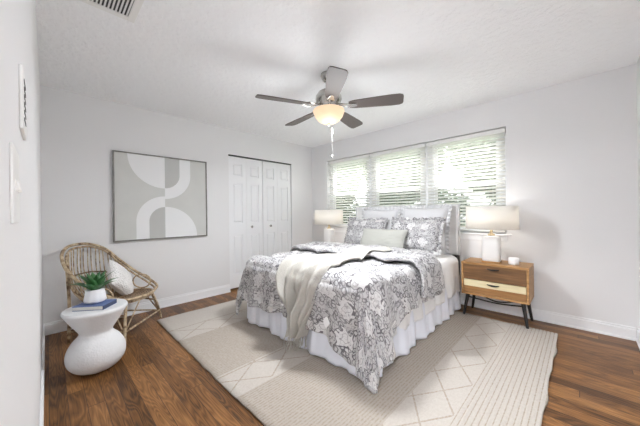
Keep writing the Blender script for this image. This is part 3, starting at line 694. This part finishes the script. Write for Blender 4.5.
for k in range(13):
    r = .03+.245*k/12*.95; b.tube([seat_c+Vector((r*math.cos(a), r*math.sin(a), -.016*(1-k/12)+.02*math.cos(a)*k/12)) for a in [2*PI*i/32 for i in range(32)]], .0098, 6, closed=True)
b.obj('woven_seat', 'rattan_dark', ch, smooth=True)
pts = []
for i in range(-12, 13):
    a = PI+i*math.radians(6.6); lo = seat_c+Vector((SR[0]*math.cos(a), SR[1]*math.sin(a), 0))
    hi = R2[(64-int(round(i*2.4))) % 128] if abs(i) >= 0 else None
    if (hi.y > 0) != (lo.y > 0) and i: hi = Vector((hi.x, -hi.y, hi.z))
    out = Vector((-.05*abs(math.cos(a)), math.copysign(.035*abs(math.sin(a)), lo.y), -.02)); mid = lo.lerp(hi, .5)+out; pts.append(mid+Vector((0, 0, .01)))
    MB().tube(catmull([lo, mid, hi], 6), .0048, 6).obj('back_spindle', 'rattan', ch, smooth=True)
MB().tube(catmull(pts, 3), .008, 6).obj('back_rail', 'rattan_dark', ch, smooth=True)
for sy in (-1, 1):
    cc = Vector((-.20, sy*.29, .425)); MB().tube([cc+Vector(((.095*math.cos(a)), 0, .075*math.sin(a))) for a in [2*PI*i/24 for i in range(24)]], .0075, 8, closed=True).obj('arm_loop', 'rattan', ch, smooth=True)
    MB().tube(catmull([(-.05, sy*.20, .34), (-.02, sy*.26, .18), (.0, sy*.30, .0)], 5), .0125, 8).obj('front_leg', 'rattan', ch, smooth=True)
    MB().tube(catmull([(-.49, sy*.30, .66), (-.50, sy*.27, .34), (-.52, sy*.26, .0)], 5), .0125, 8).obj('rear_leg', 'rattan', ch, smooth=True)
    b = MB()
    b.tube([(-.06, sy*.20, .335), (-.01, sy*.29, .06)], .0065, 6); b.tube([(.02, sy*.10, .345), (-.005, sy*.285, .10)], .0065, 6); b.tube([(-.16, sy*.24, .33), (-.01, sy*.287, .08)], .0065, 6)
    b.obj('leg_brace', 'rattan', ch, smooth=True)
    MB().tube([(-.01, sy*.28, .10), (-.51, sy*.262, .11)], .0085, 6).obj('side_stretcher', 'rattan', ch, smooth=True)
    MB().tube([(-.03, sy*.24, .23), (-.50, sy*.265, .28)], .008, 6).obj('diagonal_stretcher', 'rattan_dark', ch, smooth=True)
MB().tube([(-.005, -.285, .10), (-.005, .285, .10)], .009, 8).obj('front_stretcher', 'rattan', ch, smooth=True)
MB().tube([(-.51, -.262, .14), (-.51, .262, .14)], .010, 8).obj('rear_stretcher', 'rattan', ch, smooth=True)
cp = root('chair_cushion', (-3.35, .53, .38), 'fluffy white square cushion leaning in the rattan chair', 'cushion'); cp.rotation_euler = (math.radians(-34), math.radians(42), CR+PI/2-.1)
pillow_mesh(.34, .34, .14, 0, 11).obj('cushion_body', 'fluff', cp, smooth=True)

# ------------------------------------------------------------------ side table, book, plant
tb = root('side_table', (-2.64, .255, 0), 'white plaster pedestal side table with pebble-shaped base beside the chair', 'side table')
prof = [(.04, 0), (.085, .004), (.135, .03), (.170, .075), (.180, .128), (.170, .180), (.143, .230), (.116, .258), (.101, .280), (.103, .298), (.122, .330), (.153, .378), (.180, .425), (.192, .445), (.195, .458), (.190, .468), (.17, .471), (.01, .471)]
P2 = catmull([(r, z_, 0) for r, z_ in prof], 3)
MB().lathe([(q.x, q.y) for q in P2], 64, fn=lambda a, z_: 1+.02*math.sin(a+1)*(1 if z_ < .25 else .3)).obj('table_body', 'plaster', tb, smooth=True)
bk = root('book', (-2.625, .25, .4715), 'blue hardcover book lying flat on the white side table', 'book', rz=math.radians(52))
box((-.10, -.075, .003), (.097, .075, .027)).obj('pages', 'paper', bk)
b = MB(); b.box((-.103, -.079, .027), (.103, .079, .031)); b.box((-.103, -.079, 0), (.103, .079, .003)); b.obj('cover', 'book_blue', bk, bevel=.001)
box((.098, -.079, .003), (.103, .079, .027)).obj('spine', 'book_navy', bk)
pl = root('potted_plant', (-2.65, .252, .5035), 'spiky green succulent in a white fluted pot on the blue book', 'plant')
MB().lathe([(.038, 0), (.051, .008), (.053, .014), (.050, .03), (.044, .072), (.041, .078), (.038, .076), (.036, .066), (.004, .066)], 60, fn=lambda a, z_: 1+.03*math.cos(10*a)*(1 if z_ < .07 else .3)).obj('pot', 'pot', pl, smooth=True)
pl.scale = (1.3, 1.3, 1.3)
b = MB()
def leafb(a, el, L, w):
    pts = []; n = 9
    for i in range(n):
        t = i/(n-1); e_ = el+.08-.25*t*t; r = L*t; pts.append((Vector((.008+r*math.cos(e_), 0, .064+r*math.sin(e_))), w*(math.sin(PI*min(1, t*.75+.2)))*(1-t**4)+.0004))
    R_ = Matrix.Rotation(a, 4, 'Z'); vs = []; fs = []
    for q, ww in pts:
        for dy, dz in ((-1, .25), (0, -.12), (1, .25), (0, .02)): vs.append(R_ @ (q+Vector((0, dy*ww, dz*ww))))
    for i in range(n-1):
        for j in range(4): a_, b_ = i*4+j, i*4+(j+1) % 4; fs.append((a_, b_, b_+4, a_+4))
    b.add(vs, fs)
for i in range(8): leafb(i*2*PI/8+.2, .60+.15*random.random(), .118+.015*random.random(), .022)
for i in range(7): leafb(i*2*PI/7+.5, 1.0+.15*random.random(), .13+.012*random.random(), .022)
for i in range(5): leafb(i*2*PI/5+.1, 1.3, .12, .02)
b.obj('leaves', 'leaf', pl, smooth=True)

# ------------------------------------------------------------------ outdoors beyond the windows
struct(box((-30, YN+.2, -.5), (25, 40, -.4)).obj('ground', 'grass'))
def leafball(cx_, cy_, cz_, rx, ry, rz, n, size, rng, thr=-.2):
    b = MB()
    for i in range(n):
        while True:
            q = Vector((rng.uniform(-1, 1), rng.uniform(-1, 1), rng.uniform(-1, 1)))
            if .15 < q.length < 1 and noise.noise(q*2.2+Vector((cx_, cy_, 0))) > thr: break
        c_ = Vector((cx_+q.x*rx, cy_+q.y*ry, cz_+q.z*rz)); s_ = size*rng.uniform(.6, 1.3)
        a = Vector((rng.gauss(0, 1), rng.gauss(0, 1), rng.gauss(0, 1))).normalized(); d = a.orthogonal().normalized(); e_ = a.cross(d)
        b.add([c_-d*s_, c_+e_*s_*.45, c_+d*s_, c_-e_*s_*.45], [(0, 1, 2, 3)])
    return b
rng = random.Random(5)
TL = ['pale leafy tree outside the left window, nearest the closet', 'pale leafy tree outside behind the middle window', 'pale leafy tree outside the right window', 'tall pale leafy tree farthest left outdoors', 'tall pale leafy tree farthest right outdoors']
for i, (tx, ty, tr, tz) in enumerate([(-8.9, 9.8, 1.75, 3.7), (-5.2, 9.9, 1.75, 4.0), (-1.6, 9.8, 1.75, 4.2), (-12.6, 10.2, 1.75, 3.8), (2.0, 10.0, 1.75, 4.2)]):
    t = root('tree', (tx, ty, -.4), TL[i], 'tree', 'trees outside the window')
    MB().tube(catmull([(0, 0, 0), (.08, .05, 1.2), (-.05, 0, 2.4), (.1, .1, 4.0)], 4), [.16-.008*k for k in range(13)], 10).obj('trunk', 'bark', t, smooth=True)
    leafball(0, 0, tz, tr, tr*.7, 2.3, 13000, .12, rng, -.6).obj('crown', 'foliage', t)
HL = ['dark green hedge bush under the left window outdoors', 'dark green hedge bush outdoors between left and middle windows', 'dark green hedge bush outside the middle window', 'leafy green hedge bush outside the right window', 'leafy green hedge bush outdoors at far right behind the lamp', 'dark green hedge bush outdoors farthest toward the closet']
for i, hx in enumerate((-7.6, -5.9, -4.2, -2.5, -.9, -9.3)):
    t = root('hedge_bush', (hx, 7.2, -.4), HL[i], 'bush', 'hedge outside the window')
    leafball(0, 0, 1.05, .78, .7, 1.15, 4200, .06, rng).obj('leaves', 'hedge', t)
    MB().tube([(0, 0, 0), (.05, 0, 1.0)], [.05, .02], 8).obj('stem', 'bark', t)
